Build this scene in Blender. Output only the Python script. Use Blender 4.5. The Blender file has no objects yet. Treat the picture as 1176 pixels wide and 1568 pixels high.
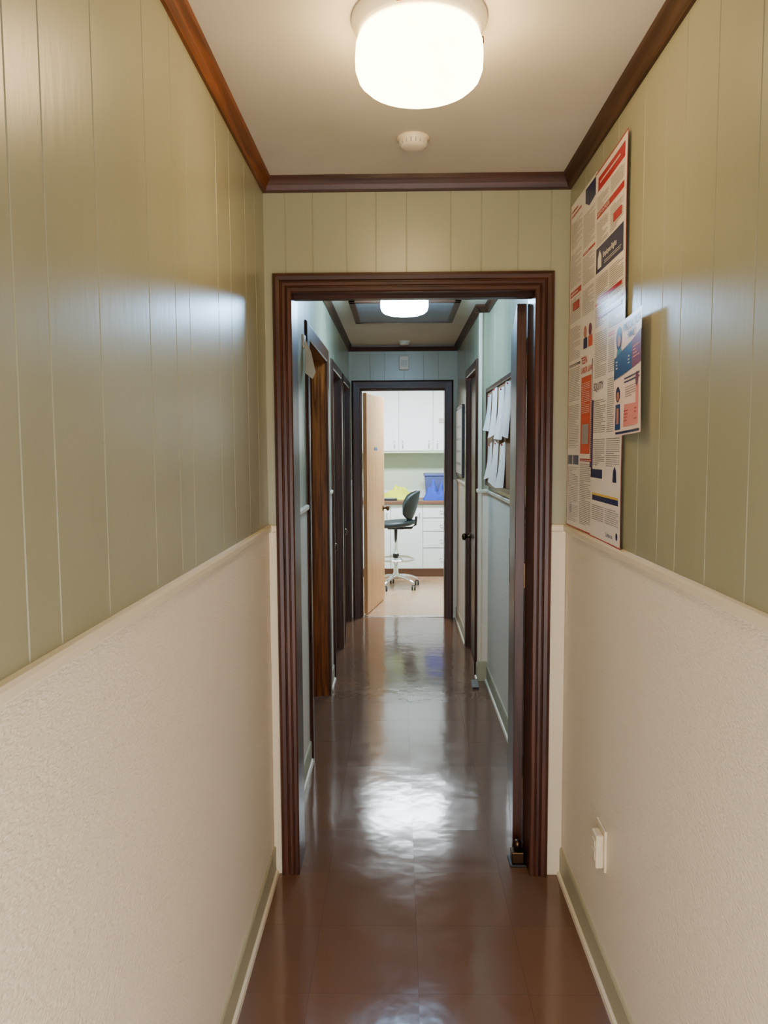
import bpy, math, random
from mathutils import Vector, Matrix
random.seed(7)
C=bpy.context
# ------------------------------------------------------------------ materials
def srgb(r,g,b):
    def l(c):
        c/=255.
        return c/12.92 if c<=.04045 else ((c+.055)/1.055)**2.4
    return (l(r),l(g),l(b),1)
def mat(name,col,rough=.5,metal=0,coat=0,spec=.5):
    m=bpy.data.materials.new(name);m.use_nodes=True
    b=m.node_tree.nodes['Principled BSDF']
    b.inputs['Base Color'].default_value=col
    b.inputs['Roughness'].default_value=rough
    b.inputs['Metallic'].default_value=metal
    b.inputs['Coat Weight'].default_value=coat
    b.inputs['Specular IOR Level'].default_value=spec
    return m
def N(m,t,**k):
    n=m.node_tree.nodes.new(t)
    for a,v in k.items(): setattr(n,a,v)
    return n
def L(m,a,b): m.node_tree.links.new(a,b)
def bsdf(m): return m.node_tree.nodes['Principled BSDF']
def coords(m,scale=(1,1,1),rot=(0,0,0)):
    t=N(m,'ShaderNodeTexCoord');mp=N(m,'ShaderNodeMapping')
    mp.inputs['Scale'].default_value=scale;mp.inputs['Rotation'].default_value=rot
    L(m,t.outputs['Object'],mp.inputs['Vector']);return mp.outputs['Vector']
def noisecol(m,c1,c2,scale,vec,detail=4,lo=.3,hi=.7):
    n=N(m,'ShaderNodeTexNoise');n.inputs['Scale'].default_value=scale;n.inputs['Detail'].default_value=detail
    L(m,vec,n.inputs['Vector'])
    r=N(m,'ShaderNodeValToRGB');r.color_ramp.elements[0].position=lo;r.color_ramp.elements[1].position=hi
    r.color_ramp.elements[0].color=c1;r.color_ramp.elements[1].color=c2
    L(m,n.outputs['Fac'],r.inputs['Fac']);L(m,r.outputs['Color'],bsdf(m).inputs['Base Color']);return n
def bump(m,out,strength,dist):
    b=N(m,'ShaderNodeBump');b.inputs['Strength'].default_value=strength;b.inputs['Distance'].default_value=dist
    L(m,out,b.inputs['Height']);L(m,b.outputs['Normal'],bsdf(m).inputs['Normal']);return b
def noisebump(m,scale,vec,strength,dist,detail=3):
    n=N(m,'ShaderNodeTexNoise');n.inputs['Scale'].default_value=scale;n.inputs['Detail'].default_value=detail
    L(m,vec,n.inputs['Vector']);bump(m,n.outputs['Fac'],strength,dist)

M={}
m=M['panel']=mat('green_paneling_paint',srgb(152,151,124),.3)
noisecol(m,srgb(147,146,118),srgb(157,156,129),3,coords(m,(1,1,.4)),2)
noisebump(m,60,coords(m,(1,1,.25)),.12,.003,2)
m=M['paper']=mat('cream_textured_wallcovering',srgb(236,226,206),.5)
w=N(m,'ShaderNodeTexNoise');w.inputs['Scale'].default_value=190;w.inputs['Detail'].default_value=1.5;w.inputs['Distortion'].default_value=.4
L(m,coords(m,(1,.5,1.5),(.6,.5,0)),w.inputs['Vector'])
bump(m,w.outputs['Fac'],.6,.006)
m=M['cream']=mat('cream_trim_paint',srgb(224,213,186),.4)
m=M['base']=mat('sage_cream_baseboard',srgb(176,172,142),.45)
m=M['ceil']=mat('ceiling_plaster',srgb(206,198,176),.7)
noisecol(m,srgb(195,186,162),srgb(212,204,182),2.2,coords(m),2)
def wood(name,c1,c2,rough,ax,coat=0,fine=9):
    m=mat(name,c1,rough,spec=.32)
    sc=[fine*6,fine*6,fine*6];sc[ax]=fine*.35
    n=noisecol(m,c1,c2,1.0,coords(m,tuple(sc)),4,.35,.68);n.inputs['Distortion'].default_value=.5
    return m
M['woodz']=wood('dark_stained_wood_vertical',srgb(48,23,12),srgb(80,43,25),.36,2)
M['woodx']=wood('dark_stained_wood_cross',srgb(48,25,13),srgb(76,43,25),.38,0)
M['woody']=wood('dark_stained_wood_lit',srgb(80,42,18),srgb(124,70,32),.45,1)  # left near crown: warm lamp light put into the wood colour
M['woodyr']=wood('dark_stained_wood_shadow',srgb(50,31,18),srgb(76,50,30),.5,1)  # shaded copy for the other long crowns, shade put into the colour
M['oak']=wood('varnished_jamb_wood',srgb(80,38,12),srgb(150,86,34),.3,2)
M['honey']=wood('honey_veneer_wood',srgb(202,144,90),srgb(220,168,116),.4,2,.2,5)
M['darkdoor']=wood('dark_door_wood',srgb(28,17,12),srgb(48,29,20),.4,2)
# floor tile
def tile(name,c1,c2,c3,rough,joint=.9):
    m=mat(name,c1,rough,spec=.65)
    t=N(m,'ShaderNodeTexCoord');sep=N(m,'ShaderNodeSeparateXYZ');L(m,t.outputs['Object'],sep.inputs[0])
    def frac(o,off):
        a=N(m,'ShaderNodeMath',operation='SUBTRACT');L(m,o,a.inputs[0]);a.inputs[1].default_value=off
        d=N(m,'ShaderNodeMath',operation='DIVIDE');L(m,a.outputs[0],d.inputs[0]);d.inputs[1].default_value=.305
        fr=N(m,'ShaderNodeMath',operation='FRACT');L(m,d.outputs[0],fr.inputs[0])
        fl=N(m,'ShaderNodeMath',operation='FLOOR');L(m,d.outputs[0],fl.inputs[0])
        s=N(m,'ShaderNodeMath',operation='SUBTRACT');L(m,fr.outputs[0],s.inputs[0]);s.inputs[1].default_value=.5
        ab=N(m,'ShaderNodeMath',operation='ABSOLUTE');L(m,s.outputs[0],ab.inputs[0])
        return ab.outputs[0],fl.outputs[0]
    fx,ix=frac(sep.outputs[0],.05-3.05);fy,iy=frac(sep.outputs[1],2.61-6.1)
    mx=N(m,'ShaderNodeMath',operation='MAXIMUM');L(m,fx,mx.inputs[0]);L(m,fy,mx.inputs[1])
    gt=N(m,'ShaderNodeMath',operation='GREATER_THAN');L(m,mx.outputs[0],gt.inputs[0]);gt.inputs[1].default_value=.497
    cmb=N(m,'ShaderNodeCombineXYZ');L(m,ix,cmb.inputs[0]);L(m,iy,cmb.inputs[1])
    wn=N(m,'ShaderNodeTexWhiteNoise',noise_dimensions='3D');L(m,cmb.outputs[0],wn.inputs['Vector'])
    ns=N(m,'ShaderNodeTexNoise');ns.inputs['Scale'].default_value=7;ns.inputs['Detail'].default_value=4
    L(m,t.outputs['Object'],ns.inputs['Vector'])
    mxc=N(m,'ShaderNodeMix',data_type='RGBA');L(m,wn.outputs['Value'],mxc.inputs['Factor'])
    mxc.inputs[6].default_value=c1;mxc.inputs[7].default_value=c2
    mx3=N(m,'ShaderNodeMix',data_type='RGBA');L(m,gt.outputs[0],mx3.inputs['Factor'])
    L(m,mxc.outputs[2],mx3.inputs[6]);mx3.inputs[7].default_value=c3
    L(m,mx3.outputs[2],bsdf(m).inputs['Base Color'])
    tl=N(m,'ShaderNodeVectorMath',operation='SUBTRACT');L(m,wn.outputs['Color'],tl.inputs[0]);tl.inputs[1].default_value=(.5,.5,.5)
    dt=N(m,'ShaderNodeVectorMath',operation='DOT_PRODUCT');L(m,tl.outputs[0],dt.inputs[0]);L(m,t.outputs['Object'],dt.inputs[1])
    n2=N(m,'ShaderNodeTexNoise');n2.inputs['Scale'].default_value=8;n2.inputs['Detail'].default_value=2.5
    ad=N(m,'ShaderNodeVectorMath',operation='MULTIPLY_ADD');L(m,cmb.outputs[0],ad.inputs[0]);ad.inputs[1].default_value=(3.7,5.3,0);L(m,t.outputs['Object'],ad.inputs[2])
    L(m,ad.outputs[0],n2.inputs['Vector'])
    sm=N(m,'ShaderNodeMath',operation='MULTIPLY_ADD');L(m,dt.outputs['Value'],sm.inputs[0]);sm.inputs[1].default_value=2.6;L(m,n2.outputs['Fac'],sm.inputs[2])
    bump(m,sm.outputs[0],.4,.004)
    rr=N(m,'ShaderNodeMapRange');L(m,ns.outputs['Fac'],rr.inputs[0]);rr.inputs[3].default_value=rough*.6;rr.inputs[4].default_value=rough*1.4
    L(m,rr.outputs[0],bsdf(m).inputs['Roughness'])
    return m
M['tile']=tile('brown_vinyl_tile',srgb(112,80,60),srgb(106,77,60),srgb(94,67,52),.13)
M['tile2']=tile('tan_vinyl_tile',srgb(186,148,114),srgb(178,142,112),srgb(160,126,100),.25)
M['white']=mat('white_enamel',srgb(228,220,200),.35)
M['plastic']=mat('ivory_plastic',srgb(222,210,180),.4)
M['cab']=mat('white_laminate_cabinet',srgb(232,236,236),.4)
M['counter']=mat('dark_counter_edge',srgb(110,76,56),.4)
M['chrome']=mat('chrome',(.75,.75,.78,1),.12,1)
M['brass']=mat('aged_brass',srgb(84,64,44),.35,1)
M['black']=mat('black_plastic',srgb(20,22,26),.45)
M['vinyl']=mat('dark_teal_vinyl',srgb(20,34,40),.5)
M['bluecl']=mat('blue_fabric',srgb(30,60,170),.8)
M['bluebin']=mat('blue_plastic',srgb(66,76,130),.5)
M['yellow']=mat('yellow_fabric',srgb(214,214,50),.85)
M['labwall']=mat('pale_green_wall',srgb(196,206,184),.6)
M['sidewall']=mat('side_room_wall',srgb(130,125,110),.7)
M['hatch']=mat('grey_hatch_panel',srgb(120,122,124),.6)
M['cork']=mat('cork',srgb(150,105,66),.9)
P=dict(pw=srgb(238,231,222),pwarm=srgb(244,222,210),red=srgb(182,28,38),navy=srgb(22,28,82),text=srgb(104,94,94),orange=srgb(206,78,44),
       purple=srgb(60,36,88),yel=srgb(220,186,66),pink=srgb(228,140,130),blue=srgb(30,64,120),skin=srgb(186,124,94),grey=srgb(160,160,158),teal=srgb(60,124,136),maroon=srgb(116,24,54))
for k,c in P.items(): M[k]=mat('print_'+k,c,.3,spec=.3)
def glow(name,c1,c2,s,vein=True):
    m=mat(name,(.9,.88,.82,1),.25)
    bsdf(m).inputs['Emission Strength'].default_value=s
    bsdf(m).inputs['Emission Color'].default_value=c2
    if vein:
        vec=coords(m,(1,1,1.5));n=N(m,'ShaderNodeTexNoise');n.inputs['Scale'].default_value=7;n.inputs['Detail'].default_value=3;n.inputs['Distortion'].default_value=1.2
        L(m,vec,n.inputs['Vector']);r=N(m,'ShaderNodeValToRGB');L(m,n.outputs['Fac'],r.inputs['Fac'])
        r.color_ramp.elements[0].position=.32;r.color_ramp.elements[1].position=.45
        r.color_ramp.elements[0].color=c1;r.color_ramp.elements[1].color=c2
        L(m,r.outputs['Color'],bsdf(m).inputs['Emission Color'])
    return m
M['glow1']=glow('lit_alabaster_glass_warm',(1,.46,.12,1),(1,.70,.34,1),26)
M['glow2']=glow('lit_alabaster_glass_cool',(.5,.72,1,1),(.38,.67,1,1),110,False)
M['tube']=glow('lit_diffuser',(.78,.9,1,1),(.80,.92,1,1),115,False)
# ------------------------------------------------------------------ mesh builder
class MB:
    def __init__(s): s.v=[];s.f=[];s.mi=[];s.mats=[];s.sm=[]
    def mid(s,k):
        if k not in s.mats: s.mats.append(k)
        return s.mats.index(k)
    def face(s,pts,k,sm=False):
        i=len(s.v);s.v+= [tuple(p) for p in pts];s.f.append(tuple(range(i,i+len(pts))));s.mi.append(s.mid(k));s.sm.append(sm)
    def box(s,x0,x1,y0,y1,z0,z1,k,bev=0):
        x0,x1=sorted((x0,x1));y0,y1=sorted((y0,y1));z0,z1=sorted((z0,z1))
        if bev<=0:
            c=[(x0,y0,z0),(x1,y0,z0),(x1,y1,z0),(x0,y1,z0),(x0,y0,z1),(x1,y0,z1),(x1,y1,z1),(x0,y1,z1)]
            i=len(s.v);s.v+=c
            for q in [(0,3,2,1),(4,5,6,7),(0,1,5,4),(1,2,6,5),(2,3,7,6),(3,0,4,7)]:
                s.f.append(tuple(i+a for a in q));s.mi.append(s.mid(k));s.sm.append(False)
            return
        import bmesh
        bm=bmesh.new();bmesh.ops.create_cube(bm,size=1)
        for v in bm.verts: v.co=Vector(((x0+x1)/2+v.co.x*(x1-x0),(y0+y1)/2+v.co.y*(y1-y0),(z0+z1)/2+v.co.z*(z1-z0)))
        bmesh.ops.bevel(bm,geom=bm.edges[:],offset=bev,segments=2,affect='EDGES',profile=.5)
        i=len(s.v);s.v+=[tuple(v.co) for v in bm.verts];bm.verts.index_update()
        for f in bm.faces: s.f.append(tuple(i+v.index for v in f.verts));s.mi.append(s.mid(k));s.sm.append(False)
        bm.free()
    def grid(s,rows,k,closed=False,sm=True):
        i=len(s.v);n=len(rows[0])
        for r in rows: s.v+=[tuple(p) for p in r]
        for a in range(len(rows)-1):
            for b in range(n if closed else n-1):
                c=(b+1)%n
                s.f.append((i+a*n+b,i+a*n+c,i+(a+1)*n+c,i+(a+1)*n+b));s.mi.append(s.mid(k));s.sm.append(sm)
    def lathe(s,prof,cx,cy,cz,k,n=40,axis='z',sm=True):
        rows=[]
        for r,h in prof:
            row=[]
            for j in range(n):
                a=2*math.pi*j/n;p,q=r*math.cos(a),r*math.sin(a)
                row.append({'z':(cx+p,cy+q,cz+h),'x':(cx+h,cy+p,cz+q),'y':(cx+p,cy+h,cz+q)}[axis])
            rows.append(row)
        s.grid(rows,k,True,sm)
    def tube(s,pts,r,k,n=10,closed=False):
        pts=[Vector(p) for p in pts];rows=[];m=len(pts)
        for i,p in enumerate(pts):
            if closed: t=pts[(i+1)%m]-pts[i-1]
            else: t=pts[min(i+1,m-1)]-pts[max(i-1,0)]
            t.normalize();up=Vector((0,0,1)) if abs(t.z)<.9 else Vector((1,0,0))
            a=t.cross(up).normalized();b=t.cross(a);rr=r[i] if isinstance(r,(list,tuple)) else r
            rows.append([p+a*rr*math.cos(2*math.pi*j/n)+b*rr*math.sin(2*math.pi*j/n) for j in range(n)])
        if closed: rows.append(rows[0])
        s.grid(rows,k,True)
        if not closed:
            s.face(rows[0],k);s.face(rows[-1],k)
    def make(s,name,loc=(0,0,0),parent=None,recalc=True):
        me=bpy.data.meshes.new(name);lo=Vector(loc)
        me.from_pydata([tuple(Vector(v)-lo) for v in s.v],[],s.f)
        for k in s.mats: me.materials.append(M[k])
        me.polygons.foreach_set('material_index',s.mi);me.polygons.foreach_set('use_smooth',s.sm)
        me.update()
        if recalc:
            import bmesh
            bm=bmesh.new();bm.from_mesh(me);bmesh.ops.recalc_face_normals(bm,faces=bm.faces);bm.to_mesh(me);bm.free()
        o=bpy.data.objects.new(name,me);o.location=loc;C.collection.objects.link(o)
        if parent: o.parent=parent
        return o
def empty(name,loc=(0,0,0)):
    o=bpy.data.objects.new(name,None);o.location=loc;o.empty_display_size=.1;C.collection.objects.link(o);return o
# ------------------------------------------------------------------ dimensions
XL,XR,XR2,XF=-.45,.572,.515,-.435
YD,YD2=2.605,2.735
YE,YE2=6.74,6.86
HC=2.41;RZ=1.24
YB=-.5
def wall(name,axis,pos,n,segs,grooves,low='paper',up='panel'):
    b=MB()
    def pt(s,d,z): return (pos-n*d,s,z) if axis=='x' else (s,pos-n*d,z)
    for (s0,s1,z0,z1) in segs:
        if z0<RZ:
            b.face([pt(s0,0,z0),pt(s1,0,z0),pt(s1,0,min(z1,RZ)),pt(s0,0,min(z1,RZ))],low)
        if z1>RZ:
            za=max(z0,RZ);seq=[(s0,0)]
            for g in sorted(grooves):
                if s0+.006<g<s1-.006: seq+=[(g-.0022,0),(g-.0008,.0019),(g+.0008,.0019),(g+.0022,0)]
            seq.append((s1,0))
            for (a,da),(c,dc) in zip(seq,seq[1:]): b.face([pt(a,da,za),pt(c,dc,za),pt(c,dc,z1),pt(a,da,z1)],up)
    return b.make(name,recalc=False)
gl=[-.4,-.22,.05,.2,.42,.58,.74,.90,.99,1.16,1.395,1.56,1.665,1.935,2.085,2.29,2.45]
gr=[-.35,-.1,.15,.35,.55,.72,.9,1.09,1.257,1.424,1.58,1.69,1.837,2.05,2.2,2.4]
gfar=[2.9,3.05,3.2,3.45,3.6,3.85,4.0,4.2,4.42,4.6,4.8,5.0,5.2,5.42,5.6,5.85,6.0,6.2,6.4,6.6]
A0,A1=3.66,4.57
wall('wall_left','x',XL,1,[(YB,YD,0,HC)],gl)
wall('wall_left_far','x',XF,1,[(YD2,A0,0,HC),(A0,A1,2.03,HC),(A1,4.98,0,HC),(4.98,5.68,2.03,HC),(5.68,5.92,0,HC),(5.92,6.6,2.03,HC),(6.6,YE,0,HC)],gfar)
wall('wall_right','x',XR,-1,[(YB,YD,0,HC),(YD2,4.88,0,HC)],gr+gfar)
wall('wall_right_far','x',XR2,-1,[(4.88,5.04,0,HC),(5.04,5.70,2.03,HC),(5.70,YE,0,HC)],gfar)
wall('wall_jog','y',4.88,-1,[(XR2,XR,0,HC)],[.543])
wall('back_light_blocker','y',YB,1,[(XL,XR,1.45,HC)],[])  # unseen upper blocker, added so world light enters low behind the camera
ge=[-.377,-.286,-.173,-.0735,.0285,.176,.278,.40,.51]
ox0,ox1,oz=-.358,.457,2.035
wall('wall_doorway','y',YD,-1,[(XL,ox0,0,HC),(ox1,XR,0,HC),(ox0,ox1,oz,HC)],ge)
wall('wall_doorway_back','y',YD2,1,[(XF,ox0,0,HC),(ox1,XR,0,HC),(ox0,ox1,oz,HC)],ge)
ex0,ex1=-.335,.403
wall('wall_end','y',YE,-1,[(XF,ex0,0,HC),(ex1,XR2,0,HC),(ex0,ex1,oz,HC)],[-.4,-.25,-.12,.05,.22,.35])
def room(name,x0,x1,y0,y1,h,k,sides):
    b=MB()
    if 'l' in sides:b.face([(x0,y0,0),(x0,y1,0),(x0,y1,h),(x0,y0,h)],k)
    if 'r' in sides:b.face([(x1,y0,0),(x1,y1,0),(x1,y1,h),(x1,y0,h)],k)
    if 'b' in sides:b.face([(x0,y1,0),(x1,y1,0),(x1,y1,h),(x0,y1,h)],k)
    if 'f' in sides:b.face([(x0,y0,0),(x1,y0,0),(x1,y0,h),(x0,y0,h)],k)
    return b.make(name,recalc=False)
room('wall_lab',-1.5,1.7,YE2,9.48,HC,'labwall','lrb')
b=MB()
b.face([(-1.5,YE2,0),(ex0,YE2,0),(ex0,YE2,HC),(-1.5,YE2,HC)],'labwall');b.face([(ex1,YE2,0),(1.7,YE2,0),(1.7,YE2,HC),(ex1,YE2,HC)],'labwall')
b.face([(ex0,YE2,oz),(ex1,YE2,oz),(ex1,YE2,HC),(ex0,YE2,HC)],'labwall');b.make('wall_lab_front',recalc=False)
room('wall_side_room',-2.3,-.555,3.3,4.85,HC,'sidewall','lbf')
b=MB();b.face([(-.555,3.3,0),(-.555,A0,0),(-.555,A0,HC),(-.555,3.3,HC)],'sidewall');b.face([(-.555,A1,0),(-.555,4.85,0),(-.555,4.85,HC),(-.555,A1,HC)],'sidewall')
b.face([(-.555,A0,2.03),(-.555,A1,2.03),(-.555,A1,HC),(-.555,A0,HC)],'sidewall');b.make('wall_side_room_front',recalc=False)
b=MB();b.face([(-2.4,YB,0),(1.8,YB,0),(1.8,6.79,0),(-2.4,6.79,0)],'tile');b.make('floor',recalc=False)
b=MB();b.face([(-2.4,6.79,0),(1.8,6.79,0),(1.8,9.6,0),(-2.4,9.6,0)],'tile2');b.make('floor_lab',recalc=False)
b=MB();b.box(ex0,ex1,6.765,6.80,0,.005,'chrome',.001);b.make('trim_threshold')
b=MB();b.face([(-2.4,YB,HC),(-2.4,9.6,HC),(1.8,9.6,HC),(1.8,YB,HC)],'ceil');b.make('ceiling',recalc=False)
# ------------------------------------------------------------------ crown trim
tn=[0]
def trim(b,loc=(0,0,0)):
    tn[0]+=1;return b.make('trim_%d'%tn[0])
CP=[(.0,.048),(.008,.048),(.012,.042),(.018,.028),(.024,.018),(.028,.012),(.030,0)]
def crown_x(x,n,y0,y1,k='woody'):
    b=MB();b.grid([[(x+n*d,y,HC-h) for d,h in CP] for y in (y0,y1)],k,sm=False);trim(b)
def crown_y(y,n,x0,x1):
    b=MB();b.grid([[(x,y+n*d,HC-h) for d,h in CP] for x in (x0,x1)],'woodx',sm=False);trim(b)
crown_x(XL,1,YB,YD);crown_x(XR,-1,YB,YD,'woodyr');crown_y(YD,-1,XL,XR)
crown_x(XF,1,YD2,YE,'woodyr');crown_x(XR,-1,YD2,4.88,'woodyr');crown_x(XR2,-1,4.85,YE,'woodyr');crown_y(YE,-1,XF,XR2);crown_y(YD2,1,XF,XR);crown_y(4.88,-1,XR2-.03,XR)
RP=[(0,-.014),(.006,-.014),(.011,-.009),(.012,.004),(.009,.010),(.0,.012)]
def rail_x(x,n,y0,y1):
    b=MB();b.grid([[(x+n*d,y,RZ+h) for d,h in RP] for y in (y0,y1)],'cream',sm=False)
    b.face([(x+n*d,y0,RZ+h) for d,h in RP],'cream');b.face([(x+n*d,y1,RZ+h) for d,h in RP],'cream');trim(b)
def rail_y(y,n,x0,x1):
    b=MB();b.grid([[(x,y+n*d,RZ+h) for d,h in RP] for x in (x0,x1)],'cream',sm=False);trim(b)
rail_x(XL,1,YB,YD);rail_x(XR,-1,YB,YD);rail_y(YD,-1,XL,-.42);rail_y(YD,-1,.52,XR)
rail_x(XF,1,YD2,3.58);rail_x(XR,-1,YD2,4.88);rail_y(4.88,-1,XR2-.01,XR);rail_x(XR2,-1,4.88,4.96);rail_x(XR2,-1,5.78,YE);rail_x(XF,1,4.66,4.9)
def base_x(nm,x,n,y0,y1):
    b=MB();pr=[(0,.102),(.005,.102),(.008,.096),(.008,.016),(.016,.012),(.018,0)]
    b.grid([[(x+n*d,y,h) for d,h in pr[:4]] for y in (y0,y1)],'base',sm=False)
    b.grid([[(x+n*d,y,h) for d,h in pr[3:]] for y in (y0,y1)],'cream',sm=False)
    b.face([(x+n*d,y0,h) for d,h in pr]+[(x,y0,0)],'base');b.face([(x+n*d,y1,h) for d,h in pr]+[(x,y1,0)],'base')
    b.make('baseboard_'+nm)
base_x('left',XL,1,YB,YD);base_x('right',XR,-1,YB,YD);base_x('left_mid',XF,1,YD2,3.58);base_x('right_mid',XR,-1,YD2,4.88)
base_x('left_far',XF,1,4.66,4.9);base_x('right_far',XR2,-1,5.78,YE);base_x('right_jog',XR2,-1,4.87,4.96)
b=MB();b.box(XR2-.006,XR,4.866,4.88,0,.13,'base',.002);b.make('baseboard_jog')
b=MB();b.box(XL+.001,-.421,YD-.007,YD,0,RZ-.014,'cream',.002);trim(b)
b=MB();b.box(.52,XR-.001,YD-.007,YD,0,RZ-.014,'cream',.002);trim(b)
b=MB();b.box(XR2-.006,XR2+.016,4.872,4.90,.13,HC-.05,'cream',.003);trim(b)
# ------------------------------------------------------------------ casings & jambs
FL=[(0,.0),(0,.012),(.004,.016),(.014,.017),(.017,.013),(.019,.013),(.022,.017),(.031,.018),(.034,.014),(.036,.014),(.040,.019),(.052,.021),(.060,.020),(.063,.014),(.063,0)]
PL=[(0,0),(0,.010),(.006,.014),(.05,.016),(.058,.012),(.062,.006),(.062,0)]
def casing(axis,pos,n,s0,s1,zt,prof,kz='woodz',kx='woodx',w=1.0):
    b=MB()
    def pt(s,d,z): return (pos+n*d,s,z) if axis=='x' else (s,pos+n*d,z)
    def leg(P0,P1,k):
        rows=[[pt(*P0(o*w,d)) for o,d in prof],[pt(*P1(o*w,d)) for o,d in prof]]
        b.grid(rows,k,sm=False)
    leg(lambda o,d:(s0-o,d,0),lambda o,d:(s0-o,d,zt+o),kz)
    leg(lambda o,d:(s0-o,d,zt+o),lambda o,d:(s1+o,d,zt+o),kx)
    leg(lambda o,d:(s1+o,d,zt+o),lambda o,d:(s1+o,d,0),kz)
    for s,sg in ((s0,-1),(s1,1)): b.face([pt(s+sg*o*w,d,0) for o,d in prof],kz)
    trim(b)
def jamb_y(y0,y1,x0,x1,zt,t=.018,k='woodz',stop=True):
    b=MB();b.box(x0-t,x0,y0,y1,0,zt,k,.001);b.box(x1,x1+t,y0,y1,0,zt,k,.001);b.box(x0-t,x1+t,y0,y1,zt,zt+t,'woodx' if k=='woodz' else k)
    ym=(y0+y1)/2
    if stop: b.box(x0,x0+.011,ym-.02,ym+.015,0,zt,k,.001)
    b.box(x0,x1,ym-.02,ym+.015,zt-.011,zt,'woodx');trim(b)
def jamb_x(x0,x1,y0,y1,zt,t=.018,k='oak'):
    b=MB();b.box(x0,x1,y0-t,y0,0,zt,k);b.box(x0,x1,y1,y1+t,0,zt,k);b.box(x0,x1,y0-t,y1+t,zt,zt+t,k)
    xm=(x0+x1)/2;b.box(xm-.02,xm+.02,y1-.011,y1,0,zt,k,.001);trim(b)
casing('y',YD,-1,ox0,ox1,oz,FL);casing('y',YD2,1,ox0,ox1,oz,PL)
jamb_y(YD-.002,YD2+.002,ox0,ox1,oz,stop=False)
casing('y',YE,-1,ex0,ex1,oz,PL,w=1.25);jamb_y(YE-.002,YE2+.002,ex0,ex1,oz)
casing('x',XF,1,A0,A1,2.03,PL,w=1.3);jamb_x(-.557,XF+.001,A0,A1,2.03)
casing('x',XF,1,4.98,5.68,2.03,PL);jamb_x(-.56,XF+.001,4.98,5.68,2.03,k='woodz')
casing('x',XF,1,5.92,6.6,2.03,PL);jamb_x(-.56,XF+.001,5.92,6.6,2.03,k='woodz')
casing('x',XR2,-1,5.04,5.70,2.03,PL);jamb_x(XR2-.001,.62,5.04,5.70,2.03,k='woodz')
# ------------------------------------------------------------------ doors
def slab(name,w,h,k,t=.035,knob=None,knobk='brass'):
    b=MB();b.box(0,w,-t/2,t/2,.008,h,k,.002)
    if knob:
        for sgn in (1,-1):
            b.lathe([(r,sgn*hh) for r,hh in [(.0,0),(.030,0),(.030,.004),(.012,.008),(.010,.03),(.024,.038),(.028,.05),(.022,.062),(.0,.066)]],w-.06,sgn*t/2,knob,knobk,20,'y')
        b.box(w-.0005,w+.001,-.012,.012,knob-.03,knob+.03,knobk)
    return b
def place(o,loc,ang): o.location=loc;o.rotation_euler=(0,0,ang);return o
d=slab('x',.78,2.02,'woodz',.034)
for hz in (.25,1.05,1.8): d.box(-.003,.03,-.019,-.016,hz-.045,hz+.045,'brass')
d.box(.70,.76,-.0,.0185,.9,1.1,'brass',.001)
place(d.make('door_1'),(.437,2.745,0),math.radians(83.2))
b=MB();b.box(.398,.456,2.645,2.72,0,.008,'black',.002);b.box(.405,.45,2.655,2.70,.008,.05,'brass',.004);b.lathe([(0,0),(.014,0),(.014,.03),(.009,.036),(0,.037)],.428,2.678,.05,'brass',16);b.make('door_floor_pivot')
d=slab('x',.685,2.015,'darkdoor',.035,.86);place(d.make('door_2'),(-.495,5.672,0),math.radians(-90))
d=slab('x',.665,2.015,'darkdoor',.035,.86);place(d.make('door_3'),(-.495,6.592,0),math.radians(-90))
d=slab('x',.645,2.015,'darkdoor',.035,.86);place(d.make('door_4'),(.55,5.048,0),math.radians(90))
d=slab('x',.74,2.015,'honey',.036,.93);d.box(.30,.42,-.0215,-.018,1.5,1.53,'blue')
place(d.make('door_5'),(-.305,6.87,0),math.radians(79))
d=slab('x',.87,2.015,'oak',.035,.93);place(d.make('door_6'),(-.585,3.68,0),math.radians(168))
# ------------------------------------------------------------------ ceiling lights
def fixture(x,y,g):
    e=empty('flush_mount_ceiling_light',(x,y,HC))
    b=MB();b.lathe([(0,0),(.142,0),(.143,-.006),(.138,-.016),(.131,-.026),(.128,-.034),(.120,-.036),(0,-.036)],x,y,HC,'white',56)
    for a in (.2,2.3,4.4):
        cx,cy=x+.137*math.cos(a),y+.137*math.sin(a)
        b.lathe([(0,-.006),(.005,-.006),(.005,.006),(0,.006)],cx,cy,HC-.029,'brass',12)
    o=b.make('canopy');o.parent=e;o.matrix_parent_inverse=Matrix.Translation((-x,-y,-HC))
    b=MB();b.lathe([(.120,-.036),(.128,-.040),(.1335,-.055),(.135,-.08),(.134,-.103),(.128,-.120),(.116,-.131),(.095,-.138),(.06,-.142),(.0,-.143)],x,y,HC,g,32)
    o=b.make('glass_shade',recalc=True);o.parent=e;o.matrix_parent_inverse=Matrix.Translation((-x,-y,-HC))
fixture(.046,1.68,'glow1');fixture(.035,4.39,'glow2')
def smoke(x,y):
    b=MB();b.lathe([(0,0),(.048,0),(.048,-.006),(.041,-.010),(.041,-.017),(.037,-.026),(.024,-.031),(0,-.032)],x,y,HC,'plastic',40)
    for j in range(18):
        a=2*math.pi*j/18;cx,cy=x+.0395*math.cos(a),y+.0395*math.sin(a)
        b.box(cx-.0018,cx+.0018,cy-.0018,cy+.0018,HC-.023,HC-.012,'grey')
    b.make('smoke_detector')
smoke(.045,2.29);smoke(.05,6.45)
b=MB()
b.box(-.27,.35,4.70,5.42,HC-.012,HC,'hatch',.002)
for q in ((-.30,.38,4.67,4.71),(-.30,.38,5.41,5.45),(-.30,-.26,4.67,5.45),(.34,.38,4.67,5.45)): b.box(q[0],q[1],q[2],q[3],HC-.018,HC,'woodx',.003)
b.make('attic_hatch')
b=MB();b.box(.005,.09,YE-.03,YE,2.20,2.32,'plastic',.006)
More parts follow.
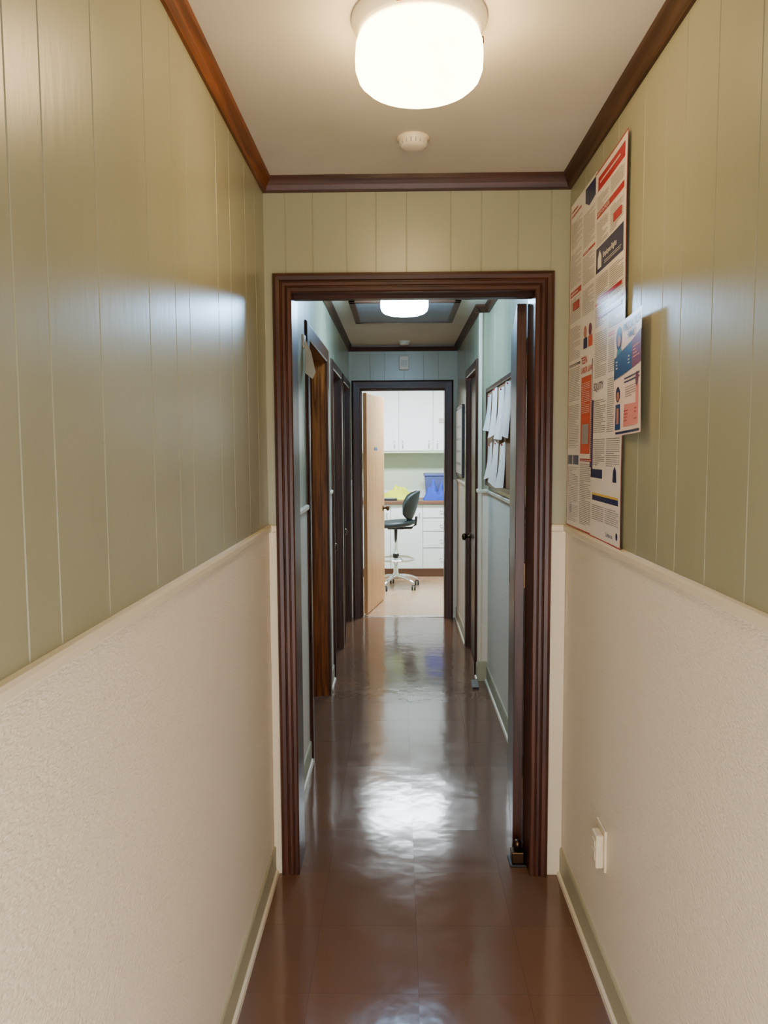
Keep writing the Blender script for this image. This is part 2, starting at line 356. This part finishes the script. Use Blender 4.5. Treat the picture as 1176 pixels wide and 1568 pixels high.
for j in range(5): b.box(.02,.075,YE-.032,YE-.029,2.23+j*.012,2.235+j*.012,'grey')
b.make('door_chime')
e=MB();e.box(-.5,.7,7.7,8.0,HC-.06,HC,'white',.004);e.box(-.49,.69,7.69,8.01,HC-.075,HC-.055,'tube');e.make('fluorescent_ceiling_light')
b=MB();b.grid([[(.46,4.70,.001),(.46,4.80,.001),(.46,4.80,.03),(.46,4.70,.012)],[(.50,4.70,.001),(.50,4.80,.001),(.50,4.80,.03),(.50,4.70,.012)]],'black',True,False)
b.face([(.46,4.70,.001),(.46,4.80,.001),(.46,4.80,.03),(.46,4.70,.012)],'black');b.face([(.50,4.70,.001),(.50,4.80,.001),(.50,4.80,.03),(.50,4.70,.012)],'black');b.make('rubber_door_wedge')
# ------------------------------------------------------------------ posters
class Poster:
    def __init__(s,y_left,z_bot,w,h,off=.0015,tilt=0,rotd=0):
        s.b=MB();s.yl=y_left;s.zb=z_bot;s.w=w;s.h=h;s.off=off;s.tilt=tilt;s.r=math.radians(rotd);s.layer=0
    def pt(s,x,y,l):
        c,sn=math.cos(s.r),math.sin(s.r);X=x*c-y*sn;Y=x*sn+y*c
        d=s.off+s.tilt*(x/s.w)**2+.0012*math.sin(y*9)*(x/s.w)+l*.0004+.0012
        return (XR-d,s.yl-X,s.zb+Y)
    def rect(s,x0,y0,x1,y1,k,l=1):
        nx=max(1,int((x1-x0)/.06));ny=max(1,int((y1-y0)/.08))
        for i in range(nx):
            for j in range(ny):
                a,bb=x0+(x1-x0)*i/nx,x0+(x1-x0)*(i+1)/nx;c,d=y0+(y1-y0)*j/ny,y0+(y1-y0)*(j+1)/ny
                s.b.face([s.pt(a,c,l),s.pt(bb,c,l),s.pt(bb,d,l),s.pt(a,d,l)],k)
    def lines(s,x0,y0,x1,y1,k='text',pitch=.0056,th=.0015,l=2):
        y=y1-pitch
        while y>y0:
            x=x0;end=x1 if random.random()>.22 else x0+(x1-x0)*random.uniform(.4,.9)
            while x<end-.004:
                ww=min(random.uniform(.006,.02),end-x);s.rect(x,y,x+ww,y+th,k,l);x+=ww+.0022
            y-=pitch
    def block(s,x0,y0,x1,y1,head=None,hh=.02,cols=1,txt='text'):
        if head:
            s.rect(x0,y1-hh,x1,y1,head,1)
            s.lines(x0+.01,y1-hh*.85,x1-.02,y1-hh*.15,'pw',hh*.5,hh*.22,2);y1-=hh+.004
        w=(x1-x0)/cols
        for c in range(cols): s.lines(x0+c*w+.003,y0,x0+(c+1)*w-.004,y1,txt)
    def poly(s,pts,k,l=2): s.b.face([s.pt(x,y,l) for x,y in pts],k)
    def disc(s,cx,cy,r,k,l=3,sy=1): s.poly([(cx+r*math.cos(a*math.pi/8),cy+sy*r*math.sin(a*math.pi/8)) for a in range(16)],k,l)
    def text(s,t,x,y,size,k,parent_list,l=5):
        cu=bpy.data.curves.new('txt','FONT');cu.body=t;cu.size=size;cu.offset=size*.012;cu.materials.append(M[k])
        o=bpy.data.objects.new('lettering',cu);C.collection.objects.link(o)
        p=Vector(s.pt(x,y,l));q=Vector(s.pt(x+len(t)*size*.5,y,l));ex=(q-p).normalized()
        up=Vector((0,0,1));ez=ex.cross(up).normalized();ey=ez.cross(ex)
        R=Matrix((ex,ey,ez)).transposed().to_4x4()
        o.matrix_world=Matrix.Translation(p)@R;parent_list.append(o)
def finish(p,name,texts):
    o=p.b.make(name,recalc=False)
    for t in texts:
        mw=t.matrix_world.copy();t.parent=o;t.matrix_world=mw
    return o
T=[]
p=Poster(2.585,1.253,.335,1.045);W,H=p.w,p.h
p.rect(0,0,W,H,'pw',0)
p.rect(0,0,W,.004,'red',1);p.rect(0,0,.004,H,'red',1)
p.block(.012,.90,.17,.985,None);p.lines(.02,.99,.15,1.03,'red',.014,.006)
p.poly([(.20,H-.01),(.33,H-.01),(.33,.985),(.25,.975),(.20,.995)],'navy',2)
p.block(.18,.86,.325,.965,None)
p.block(.012,.775,.16,.885,None);p.block(.18,.75,.325,.85,'red',.008)
p.block(.012,.66,.16,.765,'red',.018);p.rect(.05,.70,.14,.725,'red',3)
p.block(.18,.66,.325,.74,None)
p.block(.012,.54,.16,.65,None);p.block(.012,.41,.16,.53,'text',.008);p.block(.012,.26,.16,.40,None)
p.disc(.22,.61,.018,'skin');p.rect(.20,.56,.245,.592,'navy',3);p.disc(.28,.61,.018,'maroon');p.rect(.26,.56,.305,.592,'orange',3)
p.text('TEEN',.18,.515,.03,'red',T);p.text('LABOR LAW',.18,.487,.024,'red',T)
p.rect(.18,.24,.30,.475,'orange',1);p.lines(.19,.36,.29,.46,'pw');p.rect(.20,.27,.28,.33,'grey',2)
p.rect(.305,.20,.335,.52,'purple',1);p.lines(.309,.22,.331,.50,'pw')
p.rect(.012,.205,.075,.235,'navy',1);p.rect(.085,.205,.16,.235,'navy',1)
p.block(.012,.02,.16,.20,None);p.block(.18,.02,.325,.225,'red',.008);p.disc(.06,.06,.016,'grey')
finish(p,'labor_law_poster',T)
T=[]
p=Poster(2.262,1.25,.325,1.04,.003,.004);W,H=p.w,p.h
p.rect(0,0,W,H,'pw',0);p.rect(0,0,W,.004,'red',1);p.rect(W-.005,0,W,H,'red',1);p.rect(0,H-.004,W,H,'red',1)
p.rect(.03,.982,.30,1.02,'red',1);p.lines(.05,.990,.28,1.012,'pw',.012,.005)
p.block(.02,.93,.15,.97,None);p.block(.165,.935,.30,.975,None);p.rect(.02,.908,.30,.926,'red',1);p.text('SAFETY ON THE JOB',.03,.911,.014,'pw',T)
p.block(.02,.83,.15,.90,None);p.block(.165,.83,.30,.90,None);p.rect(.20,.85,.28,.872,'red',3)
p.rect(.02,.755,.30,.825,'navy',1);p.poly([(.04,.765),(.08,.765),(.08,.795),(.06,.815),(.04,.795)],'pw',2);p.text('Employee Rights',.10,.785,.021,'pw',T);p.lines(.11,.765,.28,.778,'pw')
p.block(.02,.68,.155,.745,None);p.block(.165,.66,.31,.745,None)
p.block(.02,.60,.155,.67,'red',.006);p.block(.165,.58,.31,.65,'red',.008);p.rect(.05,.625,.29,.634,'red',3);p.rect(.05,.675,.29,.684,'red',3)
p.block(.02,.46,.155,.59,None);p.block(.165,.46,.31,.57,'pink',.012)
p.text('EQUITY',.02,.425,.03,'purple',T);p.block(.02,.30,.155,.40,None);p.block(.165,.30,.31,.45,None)
p.rect(.0,.19,.018,.40,'purple',1)
p.block(.02,.21,.155,.29,None);p.block(.165,.21,.31,.29,None);p.rect(.0,.175,.13,.20,'navy',2)
p.poly([(.24,.17),(.28,.17),(.275,.20),(.26,.212),(.245,.20)],'navy',2);p.rect(.02,.125,.30,.131,'yel',2);p.rect(.02,.110,.30,.125,'navy',1)
p.block(.02,.05,.155,.10,None,1);p.block(.165,.05,.31,.10,None);p.text('Contact us',.18,.02,.016,'blue',T);p.disc(.29,.03,.010,'navy')
finish(p,'labor_law_poster',T)
T=[]
p=Poster(2.012,1.54,.262,.285,.009,.012,1.5);W,H=p.w,p.h
p.rect(0,0,W,H,'pwarm',0)
p.text('PRECAUTION',.085,.255,.027,'navy',T);p.text('FAMILY',.13,.232,.024,'navy',T)
p.disc(.045,.245,.026,'navy',2,1.2);p.disc(.047,.24,.015,'skin');p.poly([(.015,.185),(.08,.185),(.068,.218),(.028,.218)],'teal',2)
p.poly([(0,.145),(.17,.155),(.17,.222),(.0,.20)],'blue',1);p.poly([(.17,.155),(W,.16),(W,.235),(.17,.222)],'maroon',1);p.lines(.02,.165,.155,.195,'pw',.008,.003,3);p.lines(.185,.175,.25,.21,'pink',.008,.003,3)
p.lines(.10,.125,.25,.145,'navy',.009,.004);p.lines(.11,.088,.22,.12,'text')
p.disc(.225,.125,.014,'maroon',3,1.2);p.rect(.212,.07,.24,.11,'pink',2)
p.disc(.04,.105,.02,'navy',2);p.disc(.042,.10,.012,'skin',3);p.poly([(.015,.015),(.065,.015),(.06,.08),(.02,.08)],'blue',2);p.poly([(.03,.03),(.05,.03),(.05,.07),(.03,.07)],'skin',3)
p.poly([(.09,.02),(.235,.02),(.24,.07),(.10,.075)],'pink',1);p.lines(.10,.03,.225,.065,'red',.008,.003,3)
p.rect(.02,.004,.25,.010,'navy',2)
finish(p,'health_flyer',T)
b=MB();b.box(XR-.008,XR,2.03,2.12,.335,.455,'plastic',.003);b.box(XR-.030,XR-.008,2.035,2.085,.345,.44,'plastic',.004)
b.box(XR-.0315,XR-.029,2.045,2.075,.365,.39,'cream',.0005);b.box(XR-.0315,XR-.029,2.045,2.075,.40,.42,'cream',.0005);b.make('electrical_outlet')
# ------------------------------------------------------------------ bulletin board
b=MB();y0,y1,z0,z1=3.72,4.84,1.28,1.885;XB=XR-.002
b.box(XB-.012,XB,y0,y1,z0,z1,'cork')
for q in ((y0,y1,z0,z0+.025),(y0,y1,z1-.025,z1),(y0,y0+.025,z0,z1),(y1-.025,y1,z0,z1)): b.box(XB-.022,XB,q[0],q[1],q[2],q[3],'woodz',.003)
def sheet(b,y,z,w,h,r,k='pw',curl=.03):
    rows=[]
    for i in range(7):
        t=i/6;row=[]
        for j in range(5):
            s=j/4;yy=(s-.5)*w;zz=-t*h;c,sn=math.cos(r),math.sin(r)
            row.append((XB-.014-curl*t*t*(.4+.6*s)-.002*math.sin(s*6),y+yy*c-zz*sn,z+yy*sn+zz*c))
        rows.append(row)
    b.grid(rows,k)
    b.lathe([(0,0),(.005,0),(.005,-.006),(0,-.007)],XB-.016,y,z-.01,'red',10,'x')
for q in [(4.70,1.84,.18,.22,.05),(4.45,1.86,.216,.28,-.08),(4.15,1.84,.216,.28,.03),(3.9,1.85,.216,.28,.1),(4.66,1.54,.2,.21,-.1),(4.38,1.55,.216,.25,.12),(4.1,1.54,.216,.24,-.05)]: sheet(b,*q)
b.make('bulletin_board')
b=MB();b.box(XR2-.018,XR2,6.02,6.62,1.28,1.86,'black',.003);b.box(XR2-.020,XR2-.017,6.05,6.59,1.31,1.83,'pw')
for j in range(4):b.box(XR2-.0215,XR2-.0195,6.12,6.52,1.38+j*.1,1.40+j*.1,'grey')
b.make('framed_notice')
b=MB();b.box(XF,XF+.010,3.48,3.54,1.97,2.03,'white',.002)
b.face([(XF+.008,3.51,2.02),(XF+.04,3.49,1.95),(XF+.06,3.48,1.86),(XF+.045,3.49,1.83),(XF+.008,3.51,1.86)],'white')
b.face([(XF+.008,3.54,2.02),(XF+.03,3.54,1.95),(XF+.04,3.54,1.90),(XF+.008,3.54,1.88)],'plastic');b.make('room_signal_flag')
# ------------------------------------------------------------------ lab cabinets
e=empty('base_cabinet_run',(0,8.88,0))
b=MB();b.box(-1.4,1.6,8.93,9.47,.10,.87,'cab');b.box(-1.4,1.6,8.96,9.47,0,.10,'counter')
def par(o,e): o.parent=e;o.matrix_parent_inverse=Matrix.Translation(-e.location)
xs=[-1.4,-.95,-.5,-.10,.28]
for a,c in zip(xs,xs[1:]):
    b.box(a+.003,c-.003,8.905,8.93,.105,.865,'cab',.003);b.tube([(c-.04,8.905,.70),(c-.04,8.882,.70),(c-.04,8.882,.79),(c-.04,8.905,.79)],.005,'chrome',8)
for za,zb in ((.105,.345),(.35,.54),(.545,.70),(.705,.865)):
    for xa,xb in ((.28,.80),(.80,1.2),(1.2,1.6)):
        b.box(xa+.003,xb-.003,8.905,8.93,za+.003,zb-.003,'cab',.003);xc=(xa+xb)/2;zc=(za+zb)/2
        b.tube([(xc-.06,8.905,zc),(xc-.06,8.882,zc),(xc+.06,8.882,zc),(xc+.06,8.905,zc)],.005,'chrome',8)
par(b.make('cabinet_boxes'),e)
b=MB();b.box(-1.45,1.65,8.87,9.475,.87,.91,'counter',.004);b.box(-1.45,1.65,9.46,9.478,.91,1.0,'cab',.002);par(b.make('countertop'),e)
e=empty('wall_cabinet_run',(0,9.2,1.5))
b=MB();b.box(-1.4,1.6,9.18,9.475,1.485,2.35,'cab')
for a,c in zip([-1.4,-.8,-.41,-.0,.41,.82,1.2],[-.8,-.41,-.0,.41,.82,1.2,1.6]):
    b.box(a+.003,c-.003,9.158,9.18,1.49,2.345,'cab',.003)
for hx in (-.05,.05,.36,.46,-.45): b.tube([(hx,9.158,1.52),(hx,9.135,1.52),(hx,9.135,1.61),(hx,9.158,1.61)],.005,'chrome',8)
b.box(-1.4,1.6,9.17,9.475,1.465,1.485,'labwall')
par(b.make('cabinet_boxes'),e)
b=MB();b.box(.47,.60,9.154,9.157,1.80,1.88,'pw')
b.box(.48,.59,9.152,9.155,1.86,1.87,'text');b.box(.48,.57,9.152,9.155,1.84,1.847,'text');b.box(.48,.58,9.152,9.155,1.82,1.827,'text');b.make('taped_label')
b=MB()
def tap(b,x0,x1,y0,y1,z0,z1,tp,k):
    rows=[]
    for t in (0,1):
        z=z0+(z1-z0)*t;g=tp*t;rows.append([(x0-g,y0-g,z),(x1+g,y0-g,z),(x1+g,y1+g,z),(x0-g,y1+g,z)])
    b.grid(rows,k,True,False);b.face(rows[0],k)
tap(b,.33,.66,9.06,9.3,.911,1.20,.02,'bluebin');b.box(.30,.69,9.03,9.33,1.19,1.22,'bluebin',.006);b.make('blue_storage_bin')
from mathutils import noise
def cloth(name,cx,cy,rx,ry,h,k,seed):
    b=MB();rows=[]
    for i in range(17):
        t=i/16;row=[]
        for j in range(40):
            a=2*math.pi*j/40;rr=t*(1+.25*noise.noise(Vector((math.cos(a)*2,math.sin(a)*2,seed))))
            z=h*(1-t**2.2)*(.8+.9*noise.noise(Vector((math.cos(a)*rr*3,math.sin(a)*rr*3,seed+4))))+.25*h*(1-t)*noise.noise(Vector((math.cos(a)*rr*9,math.sin(a)*rr*9,seed)))
            row.append((cx+rx*rr*math.cos(a),cy+ry*rr*math.sin(a),.912+max(0.0,z)))
        rows.append(row)
    b.grid(rows,k,True);return b.make(name)
cloth('yellow_cloth',.02,9.16,.24,.12,.15,'yellow',1.3)
cloth('blue_cloth',.43,8.95,.15,.055,.20,'bluecl',5.1)
b=MB();b.box(-.30,-.02,8.885,9.00,.911,.935,'black',.006);b.box(-.27,-.05,8.90,8.99,.935,.94,'grey',.001);b.make('keyboard_tray')
# ------------------------------------------------------------------ drafting stool
sx,sy=-.035,8.25
e=empty('drafting_stool',(sx,sy,0))
b=MB()
for j in range(5):
    a=math.radians(72*j+100);ca,sa=math.cos(a),math.sin(a)
    b.tube([(sx+ca*r,sy+sa*r,z) for r,z in ((.02,.125),(.09,.125),(.18,.11),(.25,.085),(.265,.07))],[.022,.020,.017,.014,.012],'chrome',12)
    cx,cy=sx+ca*.262,sy+sa*.262
    b.lathe([(0,.05),(.008,.05),(.008,.085),(0,.085)],cx,cy,0,'chrome',10)
    for sg in (-1,1):
        b.lathe([(0,-.009),(.022,-.009),(.026,-.005),(.026,.005),(.022,.009),(0,.009)],cx+sg*.014,cy,.026,'black',20,'x')
    b.tube([(cx-.02,cy,.03),(cx-.012,cy,.054),(cx+.012,cy,.054),(cx+.02,cy,.03)],.008,'black',8)
b.lathe([(0,.10),(.035,.10),(.035,.15),(.026,.17),(.026,.42),(.018,.43),(.018,.66),(.0,.66)],sx,sy,0,'chrome',28)
par(b.make('base_and_column'),e)
b=MB();n=48
b.tube([(sx+.20*math.cos(2*math.pi*j/n),sy+.20*math.sin(2*math.pi*j/n),.315) for j in range(n)],.010,'chrome',12,True)
for j in range(4):
    a=math.pi/2*j+.4;b.tube([(sx+.02*math.cos(a),sy+.02*math.sin(a),.35),(sx+.12*math.cos(a),sy+.12*math.sin(a),.345),(sx+.20*math.cos(a),sy+.20*math.sin(a),.315)],.007,'chrome',8)
b.lathe([(0,.33),(.034,.33),(.034,.375),(0,.375)],sx,sy,0,'black',24);par(b.make('foot_ring'),e)
b=MB();b.box(sx-.09,sx+.09,sy-.07,sy+.07,.645,.67,'black',.006)
prof=[(0,.67),(.16,.672),(.205,.685),(.215,.70),(.205,.722),(.17,.735),(.08,.728),(0,.724)]
rows=[]
for r,h in prof:
    row=[]
    for j in range(48):
        a=2*math.pi*j/48;rr=r*(1+.06*math.cos(2*a));row.append((sx-.015+rr*math.cos(a)*1.02,sy+rr*math.sin(a),h+.02*(r/.2)**2*math.cos(a)))
    rows.append(row)
b.grid(rows,'vinyl',True);par(b.make('seat'),e)
b=MB();outer=[];inner=[]
for i in range(13):
    t=i/12;z=.735+.325*t;ro=.20+.05*t-.05*(1-t)**3;hw=math.radians(34+34*math.sin(math.pi*min(1,t*.9+.1))**.6)
    if t>.85: hw*=math.sqrt(max(.15,1-((t-.85)/.15)**2*.8))
    if t<.2: hw*=.45+.55*t/.2
    outer.append([(sx+(ro+.018)*math.cos(-hw+2*hw*j/20),sy+(ro+.018)*math.sin(-hw+2*hw*j/20),z) for j in range(21)])
    inner.append([(sx+(ro-.018)*math.cos(-hw+2*hw*j/20),sy+(ro-.018)*math.sin(-hw+2*hw*j/20),z) for j in range(21)])
b.grid([o+i[::-1] for o,i in zip(outer,inner)],'vinyl',True);b.face(outer[-1]+inner[-1][::-1],'vinyl');b.face(outer[0]+inner[0][::-1],'vinyl')
b.tube([(sx+.05,sy,.655),(sx+.17,sy,.655),(sx+.215,sy,.69),(sx+.225,sy,.78)],.014,'black',10)
par(b.make('backrest'),e)
# ------------------------------------------------------------------ world & camera
w=bpy.data.worlds.new('world');C.scene.world=w;w.use_nodes=True
bg=w.node_tree.nodes['Background'];bg.inputs['Color'].default_value=(1,.92,.90,1);bg.inputs['Strength'].default_value=10
cam=bpy.data.cameras.new('camera');o=bpy.data.objects.new('camera',cam);C.collection.objects.link(o);C.scene.camera=o
cam.sensor_fit='VERTICAL';cam.sensor_height=36;cam.lens=1165/1568*36;cam.clip_start=.02
o.matrix_world=Matrix.Translation((0,0,1.51))@Matrix.Rotation(math.radians(1.13),4,'Z')@Matrix.Rotation(math.radians(90-4.71),4,'X')@Matrix.Rotation(math.radians(-.3),4,'Z')
